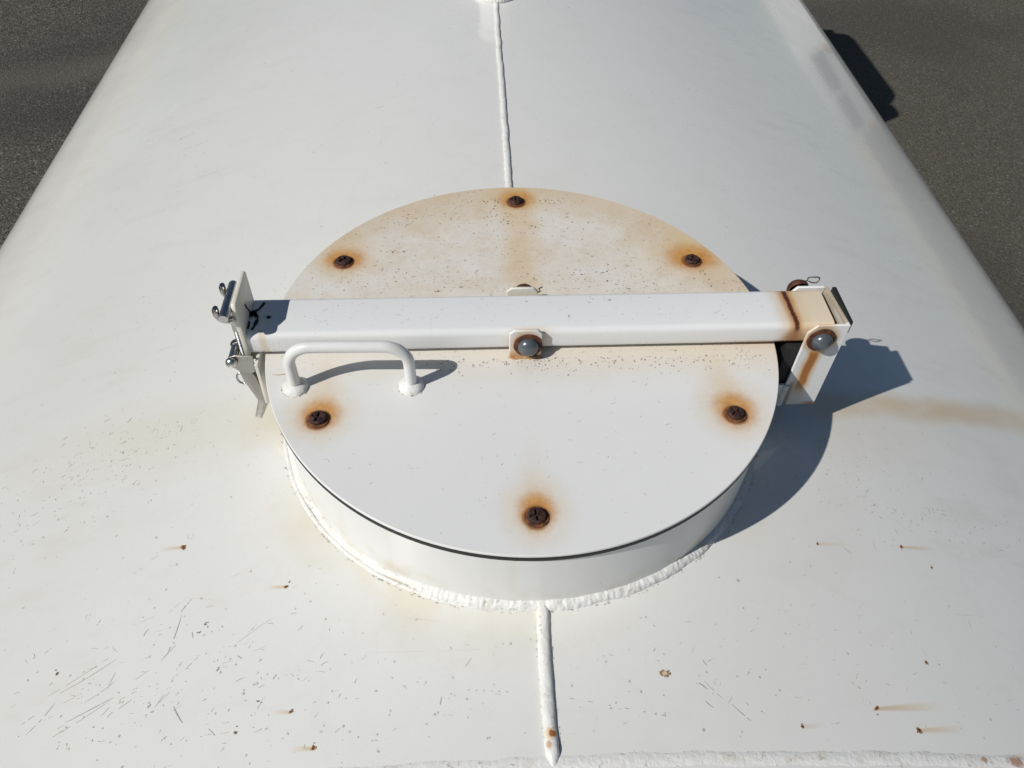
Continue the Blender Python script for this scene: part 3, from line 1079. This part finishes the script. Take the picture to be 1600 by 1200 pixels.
# clusters of scuffs
for cx, cy, sx, sy, n_, dk in ((.355, -.11, .035, .022, 60, .42), (.425, -.145, .05, .022, 80, .38), (.50, -.14, .05, .03, 50, .42), (.43, -.06, .07, .03, 50, .48),
                               (-.43, -.02, .05, .025, 70, .40), (-.47, -.05, .06, .03, 90, .42), (-.49, -.09, .06, .03, 60, .45),
                               (-.36, -.26, .08, .05, 70, .46), (-.30, -.31, .08, .035, 80, .42), (-.24, -.30, .07, .04, 60, .42),
                               (-.12, -.31, .07, .03, 60, .42), (.12, -.31, .08, .03, 50, .42), (.30, -.28, .09, .04, 60, .42),
                               (-.55, .60, .05, .10, 50, .5), (.22, .62, .08, .10, 40, .5), (.33, .36, .06, .06, 40, .5), (-.30, .18, .10, .08, 40, .5)):
    for i in range(n_):
        x, y = random.gauss(cx, sx), random.gauss(cy, sy)
        if not ok(x, y): continue
        if random.random() < .35:
            mk.line(x, y, random.uniform(.003, .009), random.gauss(.35, .6), random.uniform(.0005, .0009), grey(dk, dk + .25), random.uniform(-.8, .8), .2, 5)
        else:
            mk.blob(x, y, random.uniform(.0004, .0013), grey(dk - .04, dk + .22), random.uniform(.35, 1), random.uniform(0, 3.1))
# little rings left by dried drops
for i in range(16):
    x, y = random.uniform(-.5, .5), random.uniform(-.37, .1)
    if not ok(x, y): continue
    r = random.uniform(.002, .0045)
    a0 = random.uniform(0, 6.28)
    g = grey(.55, .68)
    for k in range(10):
        if random.random() < .35: continue
        a = a0 + k * .628
        mk.line(x + r * math.cos(a), y + r * math.sin(a), r * .62, a + 1.57 + .3, .0005, g, 0, 0, 2)
# long scratches, lower left
for x, y, L, ang, w, g in ((-.3195, -.2669, .036, 1.45, .0008, .34), (-.316, -.228, .014, 1.0, .0010, .26), (-.3133, -.2145, .034, -.18, .0005, .5),
                           (-.400, -.316, .045, .40, .0010, .22), (-.404, -.325, .050, .52, .0007, .36), (-.4217, -.2895, .055, .52, .0006, .42), (-.410, -.288, .05, .50, .0008, .36),
                           (-.302, -.312, .018, -.9, .0012, .22), (-.385, -.30, .03, .6, .0006, .45), (-.43, -.32, .03, .95, .0008, .32),
                           (-.26, -.265, .04, .6, .0005, .55), (-.34, -.245, .025, .15, .0006, .5), (-.28, -.21, .05, -.05, .0004, .6), (-.36, -.235, .02, .3, .0005, .5),
                           (-.14, -.282, .09, -.03, .0004, .42), (-.12, -.252, .045, -.2, .0004, .5), (.155, -.335, .018, -.8, .0010, .3), (.135, -.315, .02, -.85, .0006, .45),
                           (.305, -.183, .010, -.8, .0012, .36), (.34, -.185, .012, 1.4, .0008, .5), (.40, -.245, .03, .1, .0007, .4), (.13, -.317, .009, -.7, .0016, .3),
                           (-.55, .64, .05, .12, .0009, .6), (-.52, .60, .04, .12, .0009, .6), (-.47, .50, .05, .1, .0008, .6), (.42, .52, .03, -.1, .0010, .5),
                           (-.33, .1, .03, .1, .0006, .5), (-.45, .12, .05, .1, .0006, .6), (-.20, .60, .02, .3, .0008, .5)):
    g = .26 + .7 * g
    mk.line(x, y, L, ang, w * .75, (g, g * .97, g * .9), random.uniform(-.25, .35), .12, 10)
for i in range(20):
    x, y = random.gauss(-.34, .06), random.gauss(-.30, .035)
    mk.line(x, y, random.uniform(.006, .020), random.gauss(.75, .35), random.uniform(.0003, .0006), grey(.42, .62), random.uniform(-.3, .3), .15, 6)
# rust chips at the head of the streaks
for cx, cy, r, asp in ((-.3294, -.1607, .0026, 1.2), (-.2218, -.2148, .0022, .7), (.279, -.1816, .0018, 1), (.3722, -.1768, .0022, .8), (.2817, -.3368, .0030, .5),
                       (.3142, -.3535, .0024, 1.2), (-.18, -.355, .0022, 1), (-.2017, -.3257, .0020, .7), (.2102, -.3522, .0017, .8), (.3979, -.1967, .0018, 1), (.3476, -.2947, .0018, 1),
                       (-.245, -.338, .0022, 1.3), (-.23, -.315, .0018, 1), (-.27, -.285, .0016, 1), (-.29, -.243, .0020, 1), (-.294, -.250, .0017, .6), (-.42, -.27, .0024, 1.2), (.012, .34, .0010, 1)):
    if not (cx < -.22 and cy < -.235):
        mk.blob(cx, cy, r * .95, (.44, .26, .11), asp, .6, 9, .35)
mk2 = Marks(lambda x, y: surf(x) + SL * y + .0006)
for cx, cy, r, asp in ((-.3294, -.1607, .0026, 1.2), (-.2218, -.2148, .0022, .7), (.279, -.1816, .0012, 1), (.3722, -.1768, .0020, .8), (.2817, -.3368, .0028, .5),
                       (.3142, -.3535, .0024, 1.2), (-.18, -.355, .0020, 1), (-.2017, -.3257, .0018, .7), (.2102, -.3522, .0017, .8), (.3979, -.1967, .0016, 1), (.3476, -.2947, .0016, 1),
                       (-.245, -.338, .0020, 1.3), (-.23, -.315, .0016, 1), (-.27, -.285, .0014, 1), (-.29, -.243, .0020, 1), (-.294, -.250, .0017, .6), (-.42, -.27, .0022, 1.2)):
    dkc = cx < -.22 and cy < -.235
    mk2.blob(cx, cy, r * (.5 if dkc else .62), (.22, .19, .15) if dkc else (.13, .06, .035), asp, .6, 9, .4)
    for q in range(3):
        mk2.blob(cx + random.gauss(0, r * .8), cy + random.gauss(0, r * .8), r * .25, (.2, .10, .05))
# rough ringed chip right of the seam
for k in range(16):
    a = k / 16 * 6.28
    if k not in (3, 4, 11):
        mk2.blob(.1035 + .0034 * math.cos(a) + random.gauss(0, .0003), -.3094 + .0024 * math.sin(a), random.uniform(.0006, .0012), (.34, .20, .09), .8, a)
mk2.blob(.1035, -.3094, .0026, (.62, .52, .38), .8)
# dotted skid marks
for k in range(6):
    mk2.line(-.06 + .0062 * k, -.318 - .0006 * k, .0016, -.1, .0008, (.5, .48, .43), 0, 0, 2)
    mk2.line(.022 + .0145 * k, -.328 - .0030 * k, .0035, -.2, .0007, (.5, .48, .43), 0, .2, 2)
# dirt along the toe of the collar weld
for i in range(330):
    a = random.uniform(R(170), R(400))
    if noise.noise(Vector((a * 9, 0, 0))) < random.uniform(-.3, .2): continue
    r = CR + .0092 + random.gauss(0, .0006)
    if R(170) < a < R(255): r += .0012
    x, y = .0015 + r * math.cos(a), r * math.sin(a)
    mk2.blob(x, y, random.uniform(.0005, .0013), grey(.24, .5), random.uniform(.25, .6), a + 1.57)
for i in range(80):
    y = random.choice((random.uniform(-.37, -.26), random.uniform(.25, .5)))
    mk2.blob(.005 + random.choice((-1, 1)) * random.uniform(.0056, .0070), y, random.uniform(.0004, .0007), grey(.32, .55), .6, 1.57)
mk.build('scuff_marks', shell)
mk2.build('rust_chips', shell)

ml = Marks(lambda x, y: .00025)
random.seed(5)
def lid_ok(x, y): return math.hypot(x, y) < .245 and not (-.034 < y < .028)
for i in range(1900):                       # brown pitting on the weathered half
    a, r = random.uniform(0, 6.28), .245 * math.sqrt(random.random())
    x, y = r * math.cos(a), r * math.sin(a)
    if y < .03 or not lid_ok(x, y): continue
    if noise.noise(Vector((x * 14, y * 14, 2))) < -.12: continue
    g = random.uniform(.36, .60)
    ml.blob(x, y, random.choice((.0003, .0004, .0004, .0005, .0007, .0009)), (g, g * .85, g * .66), random.uniform(.4, 1), random.uniform(0, 3))
for cx, cy, sx, sy, n_ in ((-.02, .195, .012, .012, 26), (-.03, .222, .02, .004, 26), (.05, .222, .02, .005, 26), (-.115, .188, .02, .006, 24), (.085, .088, .03, .008, 30), (-.135, .13, .008, .005, 14), (-.14, .10, .01, .008, 8),
                           (-.09, .06, .01, .01, 8), (.12, .065, .02, .006, 12), (.205, .09, .015, .015, 26), (.03, .17, .02, .012, 20)):
    for i in range(n_):
        x, y = random.gauss(cx, sx), random.gauss(cy, sy)
        if lid_ok(x, y):
            g = random.uniform(.16, .44)
            ml.blob(x, y, random.uniform(.0005, .0013), (g, g * .82, g * .62), random.uniform(.4, 1), random.uniform(0, 3))
for i in range(300):                       # grime just in front of the bar
    x = random.uniform(-.1, .235)
    y = -.036 - abs(random.gauss(0, .010))
    g = random.uniform(.2, .45)
    if lid_ok(x, y): ml.blob(x, y, random.choice((.0004, .0006, .0009)), (g, g * .82, g * .64), random.uniform(.4, 1), random.uniform(0, 3))
for i in range(150):                       # faint specks on the clean half
    x, y = random.uniform(-.23, .23), random.uniform(-.23, -.05)
    if lid_ok(x, y): ml.blob(x, y, random.choice((.0004, .0005, .0007)), grey(.4, .62), random.uniform(.4, 1), random.uniform(0, 3))
for i in range(40):
    x, y = random.uniform(-.2, .2), random.uniform(-.2, -.05)
    if lid_ok(x, y): ml.line(x, y, random.uniform(.003, .007), random.uniform(-1, 1), .0005, grey(.42, .6), random.uniform(-3, 3), .25, 6)
for bx_, by_ in HB:
    for k in range(34):
        a = random.uniform(R(170), R(370))
        r = .0124 + random.gauss(0, .0006)
        ml.blob(bx_ + r * math.cos(a), by_ + r * math.sin(a), random.uniform(.0005, .0010), (.36, .31, .23), .45, a + 1.57)
ml.line(-.238, -.052, .020, .25, .0008, (.42, .25, .12), .8, 0)
ml.build('grime_specks', bpy.data.objects['lid_plate'])
mb = Marks(lambda x, y: ZC + BH + .0002)
for i in range(16):
    mb.line(random.uniform(-.22, .22), random.uniform(-.017, .017), random.uniform(.004, .014), random.gauss(0, .5), .0004, grey(.5, .64), random.uniform(-.6, .6), .3, 6)
for i in range(130):
    x, y = random.uniform(-.23, .25), random.uniform(-.018, .018)
    mb.blob(x, y, random.choice((.0004, .0006)), grey(.4, .62), random.uniform(.4, 1), random.uniform(0, 3))
mb.build('grime_specks', bpy.data.objects['square_tube'])
